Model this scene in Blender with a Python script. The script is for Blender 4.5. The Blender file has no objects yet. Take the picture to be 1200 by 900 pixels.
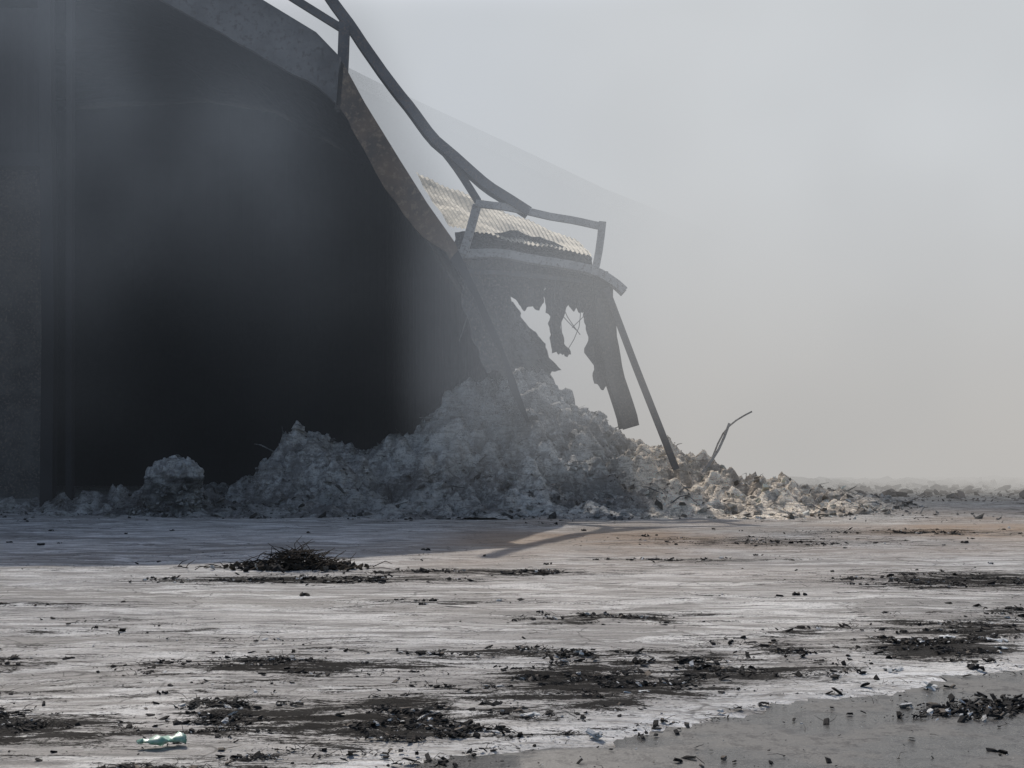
import bpy, math, random
import numpy as np
from mathutils import Vector, noise as N
random.seed(7)
S = bpy.context.scene
S.view_settings.view_transform='Standard'
S.view_settings.look='None'
S.view_settings.exposure=0

# ---------------------------------------------------------------- helpers
def smooth(a,b,x):
    t=(x-a)/(b-a); t=0 if t<0 else 1 if t>1 else t
    return t*t*(3-2*t)
def fr(x,y,z=0,o=4,s=1.0): return N.fractal(Vector((x*s,y*s,z*s)),0.9,2.1,o)

class NT:
    def __init__(s,name,world=False):
        s.m=bpy.data.materials.new(name); s.m.use_nodes=True
        s.t=s.m.node_tree; s.t.nodes.clear()
        s.out=s.t.nodes.new('ShaderNodeOutputMaterial')
    def n(s,typ,ins=None,**kw):
        nd=s.t.nodes.new(typ)
        for k,v in kw.items(): setattr(nd,k,v)
        for k,v in (ins or {}).items():
            if isinstance(v,bpy.types.NodeSocket): s.t.links.new(v,nd.inputs[k])
            else: nd.inputs[k].default_value=v
        return nd
    def link(s,a,b): s.t.links.new(a,b)
    def math(s,op,a,b=0.0,c=0.0,clamp=False):
        nd=s.n('ShaderNodeMath',{0:a,1:b,2:c},operation=op); nd.use_clamp=clamp
        return nd.outputs[0]
    def ss(s,x,a,b,lo=0.0,hi=1.0):
        nd=s.n('ShaderNodeMapRange',{0:x,1:a,2:b,3:lo,4:hi},interpolation_type='SMOOTHSTEP')
        return nd.outputs[0]
    def mix(s,f,a,b):
        nd=s.t.nodes.new('ShaderNodeMix'); nd.data_type='RGBA'
        for i,v in ((0,f),(6,a),(7,b)):
            if isinstance(v,bpy.types.NodeSocket): s.t.links.new(v,nd.inputs[i])
            else:
                nd.inputs[i].default_value = v if i==0 else (v[0],v[1],v[2],1)
        return nd.outputs[2]
    def noise(s,vec,scale,detail=4,rough=.55,dist=0):
        return s.n('ShaderNodeTexNoise',{'Vector':vec,'Scale':scale,'Detail':detail,'Roughness':rough,'Distortion':dist}).outputs[0]
    def coord(s): return s.n('ShaderNodeTexCoord').outputs['Object']
    def mapping(s,vec,rot=(0,0,0),sc=(1,1,1),loc=(0,0,0)):
        return s.n('ShaderNodeMapping',{'Vector':vec,'Rotation':rot,'Scale':sc,'Location':loc}).outputs[0]
    def bsdf(s,col,rough=.8,metal=0,bump=None,bs=.5,bd=.02,spec=.3):
        b=s.n('ShaderNodeBsdfPrincipled')
        for k,v in (('Base Color',col),('Roughness',rough),('Metallic',metal),('Specular IOR Level',spec)):
            if isinstance(v,bpy.types.NodeSocket): s.link(v,b.inputs[k])
            else: b.inputs[k].default_value = (v[0],v[1],v[2],1) if k=='Base Color' else v
        if bump is not None:
            bn=s.n('ShaderNodeBump',{'Height':bump,'Strength':bs,'Distance':bd})
            s.link(bn.outputs[0],b.inputs['Normal'])
        s.link(b.outputs[0],s.out.inputs[0]); return b

def mesh(name,verts,faces,mat=None,parent=None,smooth_=False,cols=None,nsmooth=0):
    me=bpy.data.meshes.new(name); me.from_pydata([tuple(v) for v in verts],[],faces); me.update()
    if smooth_: me.polygons.foreach_set('use_smooth',[True]*len(me.polygons))
    elif nsmooth: me.polygons.foreach_set('use_smooth',[i<nsmooth for i in range(len(me.polygons))])
    if cols is not None:
        a=me.color_attributes.new('col','FLOAT_COLOR','POINT')
        a.data.foreach_set('color',np.array(cols,dtype=np.float32).ravel())
    o=bpy.data.objects.new(name,me); S.collection.objects.link(o)
    if mat: me.materials.append(mat)
    if parent: o.parent=parent
    return o
def empty(name):
    o=bpy.data.objects.new(name,None); S.collection.objects.link(o); return o

def sweep(name,pts,w,h,mat,parent,ishape=False,twist=0.0,dent=0.0):
    """sweep box or H section along bent polyline"""
    pts=[Vector(p) for p in pts]
    P=[]
    for i in range(len(pts)-1):
        L=(pts[i+1]-pts[i]).length; k=max(2,int(L/.25))
        for j in range(k): P.append(pts[i].lerp(pts[i+1],j/k))
    P.append(pts[-1])
    for _ in range(2):
        P=[P[0]]+[(P[i-1]+P[i]*2+P[i+1])/4 for i in range(1,len(P)-1)]+[P[-1]]
    if ishape:
        t=.12
        sec=[(-.5,-.5),(.5,-.5),(.5,-.5+t),(t/2,-.5+t),(t/2,.5-t),(.5,.5-t),(.5,.5),(-.5,.5),(-.5,.5-t),(-t/2,.5-t),(-t/2,-.5+t),(-.5,-.5+t)]
    else: sec=[(-.5,-.5),(.5,-.5),(.5,.5),(-.5,.5)]
    V=[];F=[];n=len(sec)
    for i,p in enumerate(P):
        d=(P[min(i+1,len(P)-1)]-P[max(i-1,0)]).normalized()
        up=Vector((0,-1,0)) if abs(d.y)<.9 else Vector((0,0,1))
        a=d.cross(up).normalized(); b=a.cross(d).normalized()
        tw=twist*i/len(P)
        a,b=a*math.cos(tw)+b*math.sin(tw), b*math.cos(tw)-a*math.sin(tw)
        jit=Vector((fr(p.x,p.z,1,2,.8),fr(p.x,p.z,5,2,.8),fr(p.x,p.z,9,2,.8)))*dent
        for (u,v) in sec: V.append(p+jit+a*u*w+b*v*h)
    for i in range(len(P)-1):
        for k in range(n):
            F.append((i*n+k,i*n+(k+1)%n,(i+1)*n+(k+1)%n,(i+1)*n+k))
    F.append(tuple(range(n))[::-1]); F.append(tuple((len(P)-1)*n+k for k in range(n)))
    return mesh(name,V,F,mat,parent)

# ---------------------------------------------------------------- materials
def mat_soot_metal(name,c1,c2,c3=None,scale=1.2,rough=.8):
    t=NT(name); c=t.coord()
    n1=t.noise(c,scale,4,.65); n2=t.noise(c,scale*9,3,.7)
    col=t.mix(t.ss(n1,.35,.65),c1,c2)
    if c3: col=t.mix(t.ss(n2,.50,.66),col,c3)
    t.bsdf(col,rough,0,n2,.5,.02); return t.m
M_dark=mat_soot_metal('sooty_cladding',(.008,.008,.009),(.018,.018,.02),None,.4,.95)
M_dark2=mat_soot_metal('sooty_panel',(.022,.022,.024),(.045,.045,.048),None,.7,.9)
M_torn=mat_soot_metal('burnt_torn_sheet',(.03,.03,.032),(.07,.068,.066),(.12,.10,.085),1.6,.85)
M_fascia=mat_soot_metal('scorched_grey_fascia',(.06,.06,.063),(.12,.12,.122),(.055,.052,.05),.8)
M_rust=mat_soot_metal('rusted_edge',(.13,.095,.07),(.07,.058,.05),(.17,.13,.095),1.0)
M_beam=mat_soot_metal('burnt_steel',(.05,.05,.055),(.09,.09,.095),(.12,.09,.075),1.5,.6)
M_rail=mat_soot_metal('scorched_galvanised_steel',(.22,.215,.21),(.34,.33,.32),(.13,.11,.10),1.5,.6)
M_sheet=mat_soot_metal('bleached_roof_sheet',(.56,.50,.38),(.42,.37,.28),(.33,.29,.22),.9,.7)
M_back=mat_soot_metal('distant_cladding',(.16,.17,.18),(.22,.22,.23),None,.3)

# ground
def mat_ground():
    t=NT('ash_covered_concrete'); c=t.coord()
    at=t.n('ShaderNodeAttribute',attribute_name='col').outputs['Color']
    sep=t.n('ShaderNodeSeparateColor',{0:at}); soot,rust,crust=sep.outputs
    st=t.mapping(c,rot=(0,0,-.28),sc=(.32,1.25,1))
    st2=t.mapping(c,rot=(0,0,.12),sc=(.22,1.5,1))
    st3=t.mapping(c,rot=(0,0,-.3),sc=(.30,1.3,1))
    big=t.noise(st,.55,4,.6,.6)
    str1=t.noise(st,2.4,6,.72,.8)
    str2=t.noise(st2,5.5,5,.75,.3)
    mott=t.noise(st3,6,7,.8,.4)
    fine=t.noise(c,38,5,.8)
    col=t.mix(t.ss(big,.42,.58),(.50,.475,.445),(.30,.282,.262))
    col=t.mix(t.ss(str2,.46,.59,0,.75),col,(.18,.17,.158))
    col=t.mix(t.ss(str1,.48,.59,0,.85),col,(.72,.70,.67))
    col=t.mix(t.math('MULTIPLY',rust,t.ss(str1,.3,.6,.5,1)),col,(.33,.24,.17))
    col=t.mix(t.ss(fine,.50,.64,0,.6),col,(.16,.152,.142))
    wc=t.math('MULTIPLY',crust,t.ss(mott,.45,.53))
    col=t.mix(wc,col,(.80,.79,.77))
    a=t.math('ADD',t.math('MULTIPLY',str1,.25),t.math('ADD',t.math('MULTIPLY',mott,.55),t.math('MULTIPLY',fine,.20)))
    a=t.math('ADD',a,t.math('MULTIPLY',soot,.14))
    f=t.ss(a,.548,.60,0,.97)
    col=t.mix(f,col,(.022,.020,.018))
    vo=t.n('ShaderNodeTexVoronoi',{'Vector':t.n('ShaderNodeVectorMath',{0:c,1:t.n('ShaderNodeVectorMath',{0:t.n('ShaderNodeTexNoise',{'Vector':c,'Scale':1.5,'Detail':3}).outputs['Color'],3:.7},operation='SCALE').outputs[0]},operation='ADD').outputs[0],'Scale':.8},feature='DISTANCE_TO_EDGE').outputs[0]
    cr=t.math('MULTIPLY',t.ss(vo,.0,.012,1,0),t.ss(big,.42,.55))
    col=t.mix(t.math('MULTIPLY',cr,.7),col,(.06,.055,.05))
    h=t.math('ADD',t.math('MULTIPLY',fine,.5),mott)
    t.bsdf(col,t.ss(big,.45,.62,.95,.5),0,h,1.0,.045,t.ss(f,0,1,.2,.02))
    return t.m
M_ground=mat_ground()

def mat_road():
    t=NT('wet_asphalt'); c=t.coord()
    n1=t.noise(c,1.3,4,.6,.4); n2=t.noise(c,60,3,.7); n3=t.noise(c,7,6,.78)
    col=t.mix(t.ss(n1,.38,.62),(.06,.057,.052),(.10,.095,.086))
    col=t.mix(t.ss(n3,.50,.58,0,.85),col,(.03,.027,.025))
    col=t.mix(t.ss(n2,.54,.70,0,.7),col,(.19,.18,.16))
    t.bsdf(col,t.ss(n1,.42,.58,.18,.55),0,t.math('ADD',n2,n3),.4,.007,.33); return t.m
M_road=mat_road()

def mat_rubble():
    t=NT('ash_rubble'); c=t.coord()
    at=t.n('ShaderNodeAttribute',attribute_name='col').outputs['Color']
    n1=t.noise(c,.9,4,.65,.5); n2=t.noise(c,6,6,.78,.4); n3=t.noise(c,32,3,.7)
    lay=t.noise(t.mapping(c,sc=(1,1,5)),3.2,5,.72)
    k=t.math('ADD',t.math('MULTIPLY',n1,.5),t.math('MULTIPLY',n2,.5))
    g=t.mix(t.ss(k,.43,.55),(.32,.31,.30),(.72,.71,.68))
    g=t.mix(t.ss(lay,.51,.62,0,.65),g,(.20,.185,.17))
    g=t.mix(t.ss(n3,.53,.66,0,.6),g,(.12,.115,.11))
    mul=t.t.nodes.new('ShaderNodeMix'); mul.data_type='RGBA'; mul.blend_type='MULTIPLY'
    mul.inputs[0].default_value=1; t.link(g,mul.inputs[6]); t.link(at,mul.inputs[7])
    h=t.math('ADD',n2,t.math('MULTIPLY',lay,.6))
    t.bsdf(mul.outputs[2],.92,0,h,1.0,.16,.1); return t.m
M_rubble=mat_rubble()
def mat_attr(name,rough=.9,spec=.08):
    t=NT(name); c=t.coord()
    at=t.n('ShaderNodeAttribute',attribute_name='col').outputs['Color']
    n=t.noise(c,45,3,.7)
    t.bsdf(t.mix(t.ss(n,.45,.65,0,.5),at,(.03,.027,.025)),rough,0,None,.5,.01,spec); return t.m
M_deb=mat_attr('charred_fragments')

# ---------------------------------------------------------------- ground
def rq(x,y): # distance beyond road edge
    return (x+.5)*-.568+(y-6.23)*.823
def soot(x,y):
    q=rq(x,y)
    b=math.exp(-((q-1.15)/.9)**2)*(.65+.9*fr(x+3,y*1.6,2,3,.8))
    if x>2: b*=1.15
    p=0
    for (cx,cy,rx,ry,a) in ((-1.6,9.0,1.2,.35,1.0),(-2.9,7.0,.9,.5,1.0),(-2.2,14.6,2.1,.5,1.),(-.3,15.4,1.8,.4,.9),(.9,11.4,1.1,.45,.8),
                            (-3.6,9.2,.6,.25,.8),(5.6,14.5,2.4,1.1,.9),(4.,20,3,1.2,.6),(7,22,3,1.,.6),(-1.,7.3,.8,.3,1.),(-4.5,12.4,1.4,.2,.6),(2.5,17,1.7,.3,.7),(0.2,9.6,1.5,.3,.7),(-.6,12.6,1.6,.18,.6)):
        d=((x-cx)/rx)**2+((y-cy)/ry)**2
        if d<9: p=max(p,a*math.exp(-d))
    far=.45*smooth(22,28,y)
    near=.28*smooth(15,8,y)+.30*fr(x,y*1.5,3,3,.5)
    return max(0,min(1.2,max(b,p,near)+far*.6))
def axis(segs):
    out=[]
    for a,b,s in segs:
        k=max(1,round((b-a)/s)); out+= [a+(b-a)*i/k for i in range(k)]
    out.append(segs[-1][1]); return out
xs=axis([(-400,-60,40),(-60,-16,4),(-16,-6,.5),(-6,8,.1),(8,20,.5),(20,60,4),(60,400,40)])
ys=axis([(-60,0,6),(0,5,.5),(5,14,.1),(14,24,.2),(24,40,.5),(40,80,4),(80,600,52)])
V=[];C=[]
for y in ys:
    for x in xs:
        z=0
        if y<60 and abs(x)<30:
            sf=soot(x,y)
            z=.02*fr(x,y,0,4,.7)+ .03*sf*max(0,fr(x,y,3,4,3.0))
            q=rq(x,y)
            z=z*smooth(-.2,.5,q)-.03*smooth(.15,-.1,q)
            rust=1.0*math.exp(-((y-20-(x*.4))/5.)**2)*smooth(-3,1,x)*max(0,.6+fr(x,y,8,3,.3))
            cr=smooth(1.2,.1,q)*(.5+.5*smooth(-.1,.3,fr(x,y,5,3,.9)))
            C.append((sf*(1-.5*smooth(.5,.15,q)),max(0,min(1,rust)),cr,1))
        else: C.append((.3,.3,0,1))
        V.append((x,y,z))
nx=len(xs)
F=[(j*nx+i,j*nx+i+1,(j+1)*nx+i+1,(j+1)*nx+i) for j in range(len(ys)-1) for i in range(nx-1)]
mesh('ground',V,F,M_ground,smooth_=True,cols=C)

# road : irregular edged sheet
V=[];F=[]
ts=axis([(-40,-6,1),(-6,14,.03),(14,60,1)])
for i,t_ in enumerate(ts):
    bx,by=-.5+.823*t_,6.23+.568*t_
    j=-.05+.24*fr(t_,0,0,5,1.3)+.10*fr(t_,4,0,4,7)
    for q in (j,-1.5,-12):
        V.append((bx-.568*q,by+.823*q,.004 if q!=j else -.004))
for i in range(len(ts)-1):
    for k in range(2):
        F.append((i*3+k,i*3+k+1,(i+1)*3+k+1,(i+1)*3+k))
mesh('wet_asphalt_road',V,F,M_road)

# ---------------------------------------------------------------- scattered fragments
class Bag:
    def __init__(s): s.V=[];s.F=[];s.C=[];s.ns=0
    def chunk(s,p,sx,sy,sz,col,rz=None,tilt=.4,jit=.28):
        rz=random.uniform(0,6.28) if rz is None else rz
        tx=random.gauss(0,tilt); ty=random.gauss(0,tilt)
        b=len(s.V); c_,s_=math.cos(rz),math.sin(rz)
        for (u,v,w) in ((-1,-1,-1),(1,-1,-1),(1,1,-1),(-1,1,-1),(-1,-1,1),(1,-1,1),(1,1,1),(-1,1,1)):
            x=(u+random.uniform(-jit,jit)*2)*sx/2; y=(v+random.uniform(-jit,jit)*2)*sy/2; z=(w+random.uniform(-jit,jit))*sz/2
            if w>0: x*=.75;y*=.75
            z2=z+x*math.sin(tx)+y*math.sin(ty)
            s.V.append((p[0]+x*c_-y*s_,p[1]+x*s_+y*c_,p[2]+z2)); s.C.append((*col,1))
        for f in ((0,3,2,1),(4,5,6,7),(0,1,5,4),(1,2,6,5),(2,3,7,6),(3,0,4,7)): s.F.append(tuple(b+i for i in f))
    def twig(s,p,q,r,col):
        p=Vector(p);q=Vector(q);d=(q-p).normalized()
        a=d.orthogonal().normalized()*r; b=d.cross(a).normalized()*r
        m=p.lerp(q,.5)+Vector((random.gauss(0,1),random.gauss(0,1),abs(random.gauss(0,1))))*(q-p).length*.1
        i0=len(s.V)
        for c_,k in ((p,1),(m,.8),(q,.4)):
            for an in (0,2.09,4.19):
                s.V.append(tuple(c_+(a*math.cos(an)+b*math.sin(an))*k)); s.C.append((*col,1))
        for lv in (0,3):
            for k in range(3): s.F.append((i0+lv+k,i0+lv+(k+1)%3,i0+lv+3+(k+1)%3,i0+lv+3+k))
    def build(s,name,mat): return mesh(name,s.V,s.F,mat,cols=s.C,nsmooth=s.ns)
def dcol():
    r=random.random()
    if r<.82: v=random.uniform(.012,.04); return (v,v*.93,v*.87)
    if r<.93: v=random.uniform(.08,.18); return (v,v*.85,v*.7)
    v=random.uniform(.35,.6); return (v,v*.98,v*.94)
B=Bag(); cnt=0
while cnt<42000:
    y=5.8+ (random.random()**1.9)*22
    x=random.uniform(-.5,.5)*y*1.0
    sf=soot(x,y)
    q=rq(x,y)
    if sf<.12 and random.random()>.01: continue
    dn=max(0,N.noise(Vector((x*1.4,y*3.4,5)))+.10)*max(0,N.noise(Vector((x*5,y*9,2)))+.2)*3
    pr=.0005+ (max(0,sf-.2)**1.7)*dn*1.5
    if q<.1: pr=.05*math.exp((q-.1)*6)*max(0,N.noise(Vector((x*3,y*4,8)))+.2)+.0006
    if random.random()>pr: continue
    s_=min(.028,.0024*random.paretovariate(1.45))
    s_*=(.8+.03*y)
    B.chunk((x,y,.008+s_*.1),s_*random.uniform(.8,2.4),s_,s_*random.uniform(.15,.6),dcol(),tilt=.3)
    if random.random()<.06:
        an=random.uniform(0,6.28); l=random.uniform(.03,.14)
        v=random.uniform(.02,.07)
        B.twig((x,y,.01),(x+math.cos(an)*l,y+math.sin(an)*l,.01+random.random()*.03),.002,(v,v*.9,v*.8))
    cnt+=1
for i in range(22):
    t_=random.uniform(0,9); q=random.gauss(.25,.5)
    x=-.5+.823*t_-.568*q; y=6.23+.568*t_+.823*q; v=random.uniform(.4,.65)
    for k in range(5):
        B.chunk((x+random.gauss(0,.03),y+random.gauss(0,.02),.012),random.uniform(.03,.08),.03,.006,(v,v,v*.97),tilt=.25)
for i in range(35):
    y=random.uniform(7,24); x=random.uniform(-.42,.42)*y
    s_=random.uniform(.025,.07)
    for k in range(5): B.chunk((x+random.gauss(0,s_*.6),y+random.gauss(0,s_*.6),.01),s_*random.uniform(.4,1),s_*.5,s_*.4,dcol())
for i in range(1100):
    a=random.gauss(0,.26); b=random.gauss(0,.12)
    s_=min(.03,.0035*random.paretovariate(1.4))
    B.chunk((2.85+a,7.6+.35*a+b,.010+s_*.2),s_*2,s_,s_*.5,dcol(),tilt=.4)
B.build('charred_debris',M_deb)

# heap of burnt twigs
B=Bag()
for i in range(420):
    a=random.uniform(0,6.28); r=random.gauss(0,.33)
    x=-2.65+r*1.5*math.cos(a)+random.gauss(0,.1); y=15.8+abs(r)*.6*math.sin(a)
    z=.02+.2*math.exp(-((x+2.65)/.35)**2)*random.random()
    an=random.gauss(0,.7)+(3.14 if random.random()<.5 else 0); l=random.uniform(.1,.35)
    v=random.uniform(.02,.08)
    B.twig((x,y,z),(x+math.cos(an)*l,y+math.sin(an)*l*.8,max(.01,z+random.gauss(.02,.07))),.007,(v,v*.8,v*.62))
for i in range(260):
    x=-2.65+random.gauss(0,.35);y=15.8+random.gauss(0,.15)
    B.chunk((x,y,.04),.06,.05,.04,dcol() if i%4 else (.05,.04,.03))
B.build('burnt_branch_heap',M_deb)

# ---------------------------------------------------------------- rubble pile
peaks=[ # x,y,h,rx,ry
 (.3,33.2,3.6,2.3,3.4),(-1.1,32.4,3.1,1.7,2.9),(1.9,32.6,2.4,1.7,3.0),(-2.7,31.2,1.6,1.7,2.4),(-5.0,30.2,2.1,1.15,1.9),(-4.2,30,1.6,1.6,2.0),
 (-7.0,28.2,.95,.8,1.0),(-8.6,28.7,.7,1.8,1.3),(3.6,32.3,1.7,1.7,2.6),(5.0,32.8,1.15,1.7,2.4),(6.8,33.0,.7,2.3,3.0),(-11,29.5,.45,2.6,1.5),
 (0,29,1.0,3.6,1.9),(-3,28.6,.75,2.6,1.5),(3.4,29.9,.85,1.6,2.4),(5.0,30.3,.75,2.0,3.0),(6.5,31,.5,2,2.6),(13,47,.32,9,4),(22,50,.32,9,4),(-2.,36,2.2,4,3)]
def H(x,y,detail=True):
    s=0
    for (a,b,hh,rx,ry) in peaks:
        d=math.sqrt(((x-a)/rx)**2+((y-b)/ry)**2)
        if d>4: continue
        v=hh*math.exp(-(d**1.6)*.85)
        s+=v**4
    h=s**.25
    if detail and h>.04:
        m=smooth(.05,.6,h)
        h+=m*(.34*fr(x,y,1,5,.9)+.34*(N.turbulence(Vector((x*1.4,y*1.4,3)),5,False)-.5))
        v=N.voronoi(Vector((x*1.9+.5*fr(x,y,0,3,2),y*1.9,0)))[0]; h+=m*.26*(.35-v[0]*v[0]*2)
        v=N.voronoi(Vector((x*4.6,y*4.6,4)))[0]; h+=m*.13*(.35-v[0]*v[0]*2)
        h+=m*.05*fr(x,y,7,4,6)
    return h-.10-.05*smooth(.3,0,h)
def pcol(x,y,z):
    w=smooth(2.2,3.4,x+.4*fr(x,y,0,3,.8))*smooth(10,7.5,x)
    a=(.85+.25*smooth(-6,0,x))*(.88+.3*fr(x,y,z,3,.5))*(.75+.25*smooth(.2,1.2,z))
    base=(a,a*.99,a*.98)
    sun_tint=(1.7,1.50,1.28)  # sunlight put into the colour: bright cream patch on the pile's right
    return tuple(base[i]*(1-w)+sun_tint[i]*w for i in range(3))
V=[];C=[];F=[]
gx=[-14+i*.06 for i in range(int(26/.06))]; gy=[25.5+i*.07 for i in range(int(12.5/.07))]
for y in gy:
    for x in gx:
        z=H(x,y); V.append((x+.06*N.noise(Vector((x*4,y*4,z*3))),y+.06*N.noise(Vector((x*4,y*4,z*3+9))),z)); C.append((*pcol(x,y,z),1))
nx=len(gx)
for j in range(len(gy)-1):
    for i in range(nx-1):
        q=(j*nx+i,j*nx+i+1,(j+1)*nx+i+1,(j+1)*nx+i)
        if max(V[k][2] for k in q)>-.06: F.append(q)
o0=len(V)
g2x=[3+i*.3 for i in range(110)]; g2y=[41+i*.4 for i in range(42)]
for y in g2y:
    for x in g2x:
        V.append((x,y,H(x,y))); C.append((.5,.45,.4,1))
nx=len(g2x)
for j in range(len(g2y)-1):
    for i in range(nx-1): F.append((o0+j*nx+i,o0+j*nx+i+1,o0+(j+1)*nx+i+1,o0+(j+1)*nx+i))
B=Bag(); B.V=V;B.F=F;B.C=[tuple(c) for c in C]; B.ns=len(F)
cnt=0
while cnt<10000:
    x=random.uniform(-12,10); y=random.uniform(25.5,36)
    h=H(x,y,False)
    if h<.0:
        if random.random()>.02+.25*math.exp(-abs(y-27.5)): continue
    z=max(0,H(x,y))
    s_=min(.13,.016*random.paretovariate(1.5))
    pc=pcol(x,y,z); r=random.random()
    k=random.uniform(.6,1.25) if r<.75 else .25
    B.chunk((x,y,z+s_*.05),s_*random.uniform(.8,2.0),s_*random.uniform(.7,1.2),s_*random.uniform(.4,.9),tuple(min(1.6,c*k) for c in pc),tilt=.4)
    cnt+=1
for i in range(200):
    x=random.uniform(-8,9); y=random.uniform(27,34); z=max(0,H(x,y))
    an=random.uniform(0,6.28); l=random.uniform(.2,.7)
    B.twig((x,y,z),(x+math.cos(an)*l,y+math.sin(an)*l,z+random.uniform(-.05,.25)),random.uniform(.008,.02),(random.uniform(.15,.7),)*3)
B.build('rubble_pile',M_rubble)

# charred bale of layered paper at left foot, slumped and ash-covered
V=[];C=[];F=[];nr,na=44,60
for i in range(nr+1):
    t=i/nr
    for k in range(na):
        a=k/na*6.2832
        z=1.22*math.sin(t*math.pi/2)**.9
        r=.60*math.cos(t*math.pi/2)**.45*(1+.10*math.cos(2*a+.6))
        r*=1+.30*fr(math.cos(a),math.sin(a),z*1.2,4,1.1)+.09*fr(math.cos(a)*.7,math.sin(a)*.7,z*9,3,1.4)
        z+=.12*fr(math.cos(a)*r*4,math.sin(a)*r*4,2,4,1.5)
        V.append((-7.15+r*math.cos(a)-.08*z,27.3+r*math.sin(a)*.8,z-.04))
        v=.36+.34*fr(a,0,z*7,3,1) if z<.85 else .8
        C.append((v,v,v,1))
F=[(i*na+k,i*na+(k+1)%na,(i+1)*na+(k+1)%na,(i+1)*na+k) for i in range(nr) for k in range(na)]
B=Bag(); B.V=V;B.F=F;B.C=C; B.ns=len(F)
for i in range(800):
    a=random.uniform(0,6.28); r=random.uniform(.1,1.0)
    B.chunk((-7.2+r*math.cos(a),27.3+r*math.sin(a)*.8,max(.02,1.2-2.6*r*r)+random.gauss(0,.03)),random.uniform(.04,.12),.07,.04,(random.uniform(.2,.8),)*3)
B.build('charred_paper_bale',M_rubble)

B=Bag()
for i in range(3000):
    x=random.uniform(4,26); y=random.uniform(33,48)
    if x> .42*y+2: continue
    s_=min(.2,.02*random.paretovariate(1.4)); v=random.uniform(.05,.3)
    B.chunk((x,y,s_*.2),s_*2,s_,s_*.6,(v,v*.85,v*.75))
B.build('scattered_wreckage',M_deb)

# ---------------------------------------------------------------- warehouse
W=empty('burnt_warehouse')
prof=[(-30,11.0),(-18,12.9),(-10.5,13.3),(-8.1,12.9),(-5.8,11.6),(-4.4,10.75),(-3.87,10.2),(-3.3,9.15),(-2.5,7.85),(-1.9,6.9),(-1.3,6.05),(-.75,4.9),(-.3,3.9),(.05,3.0),(.4,2.0)]
lower=[(-30,9.7),(-18,11.6),(-10.5,12.3),(-8.1,11.6),(-5.8,10.3),(-4.4,9.55),(-3.95,9.15),(-3.45,8.2),(-2.75,7.1),(-2.2,6.4),(-1.5,5.8),(-.87,4.8),(-.4,3.8),(-.05,2.9),(.3,1.9)]
def resamp(p,n=6):
    out=[]
    for i in range(len(p)-1):
        for j in range(n): 
            t=j/n; out.append((p[i][0]*(1-t)+p[i+1][0]*t,p[i][1]*(1-t)+p[i+1][1]*t))
    out.append(p[-1]); return out
U=resamp(prof); Lw=resamp(lower)
V=[];F=[]
ry=[29.0+.5*i for i in range(40)]
for j,y in enumerate(ry):
    for i,(x,z) in enumerate(U):
        sag=.5*max(0,fr(x*.6,y*.3,7,3,1))*smooth(29,32,y)
        V.append((x-.0,y,z-.03-sag+(.04 if i%2 else 0)))
n=len(U)
F=[(j*n+i,j*n+i+1,(j+1)*n+i+1,(j+1)*n+i) for j in range(len(ry)-1) for i in range(n-1)]
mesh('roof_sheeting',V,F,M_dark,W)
def strip(name,Ua,La,y0,y1,mat,wob=0.0,i0=0,i1=None):
    Ua=Ua[i0:i1];La=La[i0:i1]; V=[];F=[]
    for k,(u,l) in enumerate(zip(Ua,La)):
        w=wob*fr(u[0],0,3,4,2.5)
        V+= [(u[0],y0,u[1]),(l[0]+w*.4,y0+w*.4,l[1]+w),(l[0]+w*.4,y1,l[1]+w),(u[0],y1,u[1])]
    for k in range(len(Ua)-1):
        for e in range(4): F.append((k*4+e,k*4+(e+1)%4,k*4+4+(e+1)%4,k*4+4+e))
    F+= [(0,3,2,1),tuple(len(V)-4+e for e in range(4))]
    return mesh(name,V,F,mat,W)
strip('fascia',U,Lw,28.75,28.98,M_fascia,.05,0,37)
strip('rusted_roof_edge',U,Lw,28.72,28.97,M_rust,.12,37,62)
strip('lower_roof_edge',U,Lw,28.74,28.96,M_dark2,.14,61,None)
def wall(name,x0,x1,y,z0,z1,mat,rib=.25,amp=.04,along='x'):
    V=[];F=[];k=int(abs(x1-x0)/(rib/2))
    for i in range(k+1):
        a=x0+(x1-x0)*i/k; o=amp*(i%2)
        for z in (z0,z1): V.append((a,y+o,z) if along=='x' else (y+o,a,z))
    for i in range(k): F.append((i*2,i*2+2,i*2+3,i*2+1))
    return mesh(name,V,F,mat,W)
V=[];F=[]
for i,(x,z) in enumerate(U):
    V+=[(x,44+.06*(i%2),-.1),(x,44+.06*(i%2),z-.1)]
F=[(i*2,i*2+2,i*2+3,i*2+1) for i in range(len(U)-1)]
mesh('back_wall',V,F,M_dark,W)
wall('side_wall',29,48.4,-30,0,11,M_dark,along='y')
wall('partition_wall',-30,-12.6,34.5,0,9.5,M_torn,rib=2.1,amp=.03)
sweep('door_column',[(-10.55,29.1,-.1),(-10.5,29.1,4),(-10.6,29.1,12.3)],.28,.3,M_dark,W,True)
sweep('door_post',[(-10.12,29.3,-.1),(-10.1,29.3,12.0)],.14,.2,M_dark,W)
sweep('lintel',[(-16,29.25,8.0),(-10.7,29.25,7.95)],.3,.5,M_dark,W)
wall('gable_cladding',-29.9,-10.75,29.35,8.1,11.5,M_dark)

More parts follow.
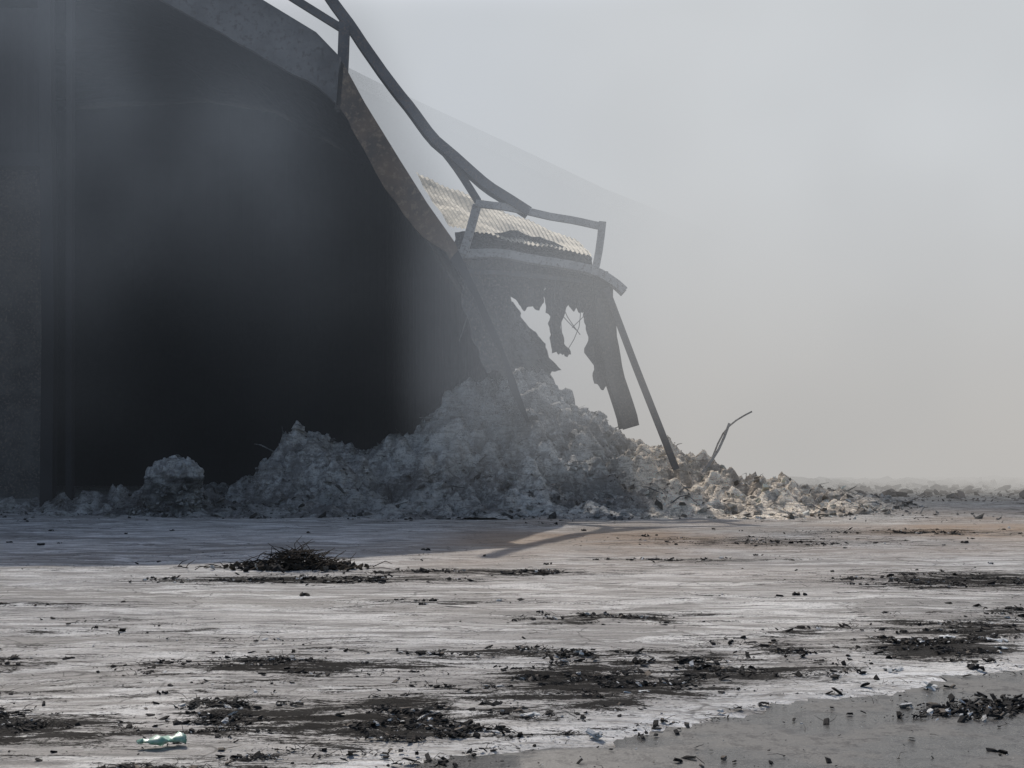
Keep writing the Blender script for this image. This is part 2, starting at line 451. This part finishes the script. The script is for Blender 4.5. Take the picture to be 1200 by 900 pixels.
# ---------------------------------------------------------------- collapsed frame
K=empty('collapsed_steel_frame')
sweep('main_rafter',[(-5.1,30,13.2),(-4.3,30,12.0),(-2.9,30,10.0),(-1.8,30,8.6),(-.7,30,7.6),(.4,30,6.9)],.24,.2,M_beam,K,True,.4,.03)
sweep('tie_beam',[(-6.9,29.6,13.0),(-5.3,29.8,12.0),(-3.9,29.9,11.15)],.17,.15,M_beam,K)
sweep('stub_post',[(-3.9,29.8,11.3),(-3.92,29.7,10.3),(-3.97,29.6,9.2)],.24,.2,M_beam,K,True)
sweep('brace',[(-1.95,30.1,8.8),(-1.3,30.1,8.0),(-.8,30.1,7.2)],.17,.15,M_beam,K)
sweep('gutter_rail',[(-.85,30,7.15),(.1,30,7.0),(.9,30,6.83),(2.15,30,6.6)],.16,.14,M_rail,K,False,0,.03)
sweep('short_post',[(-.82,30.05,7.1),(-.95,30.05,6.6),(-1.15,30.05,5.95)],.2,.16,M_rail,K)
sweep('end_post',[(2.12,30,6.7),(2.05,30,6.0),(1.92,30,5.45)],.17,.15,M_rail,K)
sweep('lower_beam',[(-1.3,30.1,5.95),(-.4,30.1,5.98),(.5,30.1,5.85),(1.8,30.1,5.6),(2.3,30.05,5.35),(2.65,30,5.05)],.2,.17,M_rail,K,True,.3,.05)
sweep('purlin',[(-1.2,30.3,5.6),(.5,30.4,5.5),(1.9,30.3,5.3)],.1,.1,M_beam,K,False,0,.05)
sweep('leaning_post',[(2.2,30,5.15),(2.9,30,3.3),(3.85,30,.9)],.15,.14,M_beam,K,True)
sweep('charred_column',[(2.1,30.2,5.4),(2.2,30.3,4.0),(2.75,30.5,1.9)],.42,.3,M_torn,K,True,.3,.12)
def torn(name,pts,y,mat,seed,fold=.18):
    """ragged crumpled sheet from outline rows: list of (x_left,x_right,z)"""
    V=[];F=[];nz=len(pts)*7; nx_=16
    for j in range(nz+1):
        f=j/nz*(len(pts)-1); k=min(int(f),len(pts)-2); t=f-k
        a,b=pts[k],pts[k+1]
        xl=a[0]*(1-t)+b[0]*t; xr=a[1]*(1-t)+b[1]*t; z=a[2]*(1-t)+b[2]*t
        xl+=.13*fr(z,seed,1,5,2.5); xr+=.13*fr(z,seed,7,5,2.5)
        for i in range(nx_+1):
            u=i/nx_; x=xl*(1-u)+xr*u
            zz=z+.10*fr(x,z,seed,3,1.5)+(.22*fr(x*3,seed,2,4,1.5) if j==nz else 0)
            V.append((x,y+fold*fr(x*1.3,z*.7,seed,4,1.2)+fold*.5*math.sin(x*7+z*2+seed),zz))
    F=[(j*(nx_+1)+i,j*(nx_+1)+i+1,(j+1)*(nx_+1)+i+1,(j+1)*(nx_+1)+i) for j in range(nz) for i in range(nx_)]
    mesh(name,V,F,mat,K)
torn('torn_sheet_a',[(-1.25,-.2,5.9),(-1.2,-.05,5.0),(-.95,-.1,4.1),(-.55,.1,3.2)],30.5,M_torn,1)
torn('torn_sheet_b',[(-.4,1.0,5.9),(-.3,.9,5.35),(.1,.8,5.0),(.3,.6,4.8)],30.65,M_torn,5)
torn('torn_sheet_c',[(.75,1.35,5.75),(.85,1.3,5.0),(.9,1.25,4.3),(.9,1.4,3.6)],30.5,M_torn,9)
torn('torn_sheet_d',[(1.2,1.9,5.6),(1.3,1.9,5.2),(1.5,1.8,4.7)],30.6,M_torn,13)
torn('torn_sheet_e',[(1.55,2.25,5.55),(1.7,2.3,4.6),(1.75,2.45,3.8),(1.95,2.6,2.9)],30.4,M_torn,17)
torn('buckled_panel',[(-.5,.0,5.0),(-.4,.4,4.5),(-.2,.75,4.0),(-.1,1.2,3.3)],31.6,M_fascia,21,.25)
torn('upper_remnant',[(-1.5,.1,7.0),(-1.5,2.0,6.4),(-1.4,2.1,6.0),(-1.3,2.1,5.5)],33.3,M_torn,23)
for i in range(7):
    x=random.uniform(-1,2.2); z=random.uniform(4.8,5.6)
    sweep('cable',[(x,30.3,z),(x+random.gauss(0,.1),30.2,z-.6),(x+random.gauss(0,.25),30.3,z-1.2)],.018,.018,M_beam,K)
sweep('bent_strip_a',[(5.0,32.5,.9),(5.3,32.3,1.8),(5.6,32,2.1),(6.0,32,2.3)],.04,.03,M_rail,K)
sweep('bent_strip_b',[(4.6,31.5,.7),(5.1,31.5,1.3),(5.35,31.5,2.0)],.06,.04,M_rail,K)

# corrugated sheet slumped behind the frame
A=Vector((-2.7,36,9.05)); Bq=Vector((1.85,36,7.2)); Cq=Vector((2.05,33,6.35)); D=Vector((-1.6,33,7.05))
V=[];F=[];nu,nv=160,14
for i in range(nu+1):
    u=i/nu
    for j in range(nv+1):
        v=j/nv
        p=(A*(1-u)+Bq*u)*(1-v)+(D*(1-u)+Cq*u)*v
        p=p.copy(); p.z+=.022*math.sin(u*math.pi*2*32)+.14*fr(p.x,p.y,2,3,.7)
        if j==nv: p.y+=.12*fr(p.x,0,6,3,2)
        V.append(p)
F=[(i*(nv+1)+j,i*(nv+1)+j+1,(i+1)*(nv+1)+j+1,(i+1)*(nv+1)+j) for i in range(nu) for j in range(nv)]
mesh('corrugated_roof_sheet',V,F,M_sheet)
# back hall
Hh=empty('distant_warehouse')
pr=[(-16,19.6),(-10,19.1),(-5.6,16.9),(0,14.3),(4,12.4),(9,10.4),(30,2.)]
V=[];F=[]
for x,z in resamp(pr,8):
    V+=[(x,56,0),(x,56,z),(x,75,z)]
n=len(V)//3
for i in range(n-1):
    F+=[(i*3,i*3+3,i*3+4,i*3+1),(i*3+1,i*3+4,i*3+5,i*3+2)]
mesh('gable_and_roof',V,F,M_back,Hh)
V=[];F=[]
for x,z in resamp(pr,8): V+=[(x,55.8,z+.15),(x,55.8,z-.5)]
F=[(i*2,i*2+2,i*2+3,i*2+1) for i in range(len(V)//2-1)]
mesh('verge_trim',V,F,M_rail,Hh)

# crushed plastic bottle
t=NT('green_plastic'); c=t.coord(); nn=t.noise(c,30,3)
b=t.bsdf(t.mix(t.ss(nn,.4,.6),(.16,.36,.27),(.36,.48,.40)),.4,0,nn,.4,.01,.35); b.inputs['Transmission Weight'].default_value=.35
V=[];F=[];R=[(0,.012),(.02,.013),(.03,.014),(.06,.032),(.09,.036),(.12,.03),(.15,.036),(.18,.03),(.21,.036),(.235,.034),(.24,.015)]
for i,(l,r) in enumerate(R):
    for k in range(14):
        a=k/14*6.283
        V.append((l+.006*math.sin(a*3+i),r*math.cos(a)*1.15+.012*math.sin(i*1.1),max(-.018,r*math.sin(a)*(.6+.3*math.sin(i*1.7)))+.006*math.sin(i*3+k)))
for i in range(len(R)-1):
    for k in range(14): F.append((i*14+k,i*14+(k+1)%14,(i+1)*14+(k+1)%14,(i+1)*14+k))
F.append(tuple(range(14))); F.append(tuple(len(V)-14+k for k in range(14)))
o=mesh('plastic_bottle',V,F,t.m,smooth_=True); o.location=(-1.93,6.6,.04); o.rotation_euler=(0,0,.35)

# ---------------------------------------------------------------- smoke
def mat_smoke():
    t=NT('smoke'); c=t.coord()
    sp=t.n('ShaderNodeSeparateXYZ',{0:c}); x,y,z=sp.outputs
    nz=t.noise(c,.17,2,.55,0)
    xe=t.math('ADD',x,t.math('MULTIPLY',t.math('SUBTRACT',nz,.5),9))
    side=t.ss(xe,2,10)
    pl=t.math('MULTIPLY',t.math('MULTIPLY',side,t.ss(y,32,43)),t.ss(nz,.3,.65,.14,.28))
    out=t.ss(t.math('ADD',x,t.math('MULTIPLY',t.math('SUBTRACT',z,6),.45)),-2.5,0.5)
    mid=t.math('MULTIPLY',t.math('MULTIPLY',out,t.ss(y,36,48)),.08)
    far=t.math('MULTIPLY',t.ss(y,46,53),.18)
    top=t.ss(t.math('SUBTRACT',z,t.math('MULTIPLY',y,.36)),-1,2,1,0)
    dx=t.math('ADD',x,8.0)
    wx=t.ss(t.math('MULTIPLY',dx,dx),0,24,1,0)
    wz=t.ss(z,3,11)
    dy=t.math('SUBTRACT',y,25.8)
    wy=t.ss(t.math('MULTIPLY',dy,dy),0,7,1,0)
    wi=t.math('MULTIPLY',t.math('MULTIPLY',wx,wz),t.math('MULTIPLY',wy,t.ss(nz,.36,.68,.012,.085)))
    dx2=t.math('SUBTRACT',x,1.4)
    sx=t.ss(t.math('MULTIPLY',dx2,dx2),.5,17,1,0)
    sz=t.math('MULTIPLY',t.ss(z,.3,3.0),t.ss(z,6,12,1,.15))
    sy=t.ss(t.math('ABSOLUTE',t.math('SUBTRACT',y,27.5)),.5,3.5,1,0)
    sw=t.math('MULTIPLY',t.math('MULTIPLY',sx,sz),t.math('MULTIPLY',sy,t.ss(nz,.35,.65,.04,.12)))
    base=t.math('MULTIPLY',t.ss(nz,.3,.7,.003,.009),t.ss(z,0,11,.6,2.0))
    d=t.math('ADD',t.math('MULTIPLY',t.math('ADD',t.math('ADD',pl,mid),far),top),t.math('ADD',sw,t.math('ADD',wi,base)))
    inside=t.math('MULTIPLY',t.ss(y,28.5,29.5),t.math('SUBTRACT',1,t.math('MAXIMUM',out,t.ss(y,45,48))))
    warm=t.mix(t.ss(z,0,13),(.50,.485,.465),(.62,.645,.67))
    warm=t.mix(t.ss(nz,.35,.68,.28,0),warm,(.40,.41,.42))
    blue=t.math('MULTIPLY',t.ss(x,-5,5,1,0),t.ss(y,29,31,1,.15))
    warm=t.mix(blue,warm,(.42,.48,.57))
    J=t.mix(inside,warm,(.012,.016,.022))  # much darker glow inside the hall: shade put into the smoke colour
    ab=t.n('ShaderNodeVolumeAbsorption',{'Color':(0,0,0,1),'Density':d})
    em=t.n('ShaderNodeEmission',{'Color':J,'Strength':d})  # smoke given its own glow in place of light scattered many times
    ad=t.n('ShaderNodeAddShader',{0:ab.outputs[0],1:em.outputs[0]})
    t.link(ad.outputs[0],t.out.inputs['Volume'])
    t.m.cycles.volume_step_rate=3.0
    return t.m
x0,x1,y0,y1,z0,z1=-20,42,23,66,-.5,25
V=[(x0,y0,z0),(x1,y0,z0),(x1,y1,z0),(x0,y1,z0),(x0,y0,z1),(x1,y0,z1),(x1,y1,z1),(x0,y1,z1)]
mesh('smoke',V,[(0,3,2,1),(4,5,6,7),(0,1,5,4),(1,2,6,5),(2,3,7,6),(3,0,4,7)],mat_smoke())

# ---------------------------------------------------------------- light
sd=Vector((.36,-.95,-1.0))
l=bpy.data.lights.new('sun','SUN'); l.energy=5.0; l.angle=math.radians(.5); l.color=(1,.95,.88)
lo=bpy.data.objects.new('sun',l); S.collection.objects.link(lo)
lo.rotation_euler=sd.to_track_quat('-Z','Y').to_euler()
w=bpy.data.worlds.new('World'); S.world=w; w.use_nodes=True
nt=w.node_tree; bg=nt.nodes['Background']; sk=nt.nodes.new('ShaderNodeTexSky'); sk.sky_type='NISHITA'
sk.sun_disc=False; sk.sun_elevation=math.asin(1/sd.length)
sk.sun_rotation=math.atan2(-sd.x,-sd.y)
sk.dust_density=2.5; sk.air_density=1.0
nt.links.new(sk.outputs[0],bg.inputs[0]); bg.inputs[1].default_value=.145

cam=bpy.data.cameras.new('camera'); co=bpy.data.objects.new('camera',cam); S.collection.objects.link(co)
co.location=(0,0,1.6); co.rotation_euler=(math.radians(90),0,0)
cam.lens=45; cam.sensor_width=36; cam.shift_y=65/1200; cam.clip_end=2000
S.camera=co
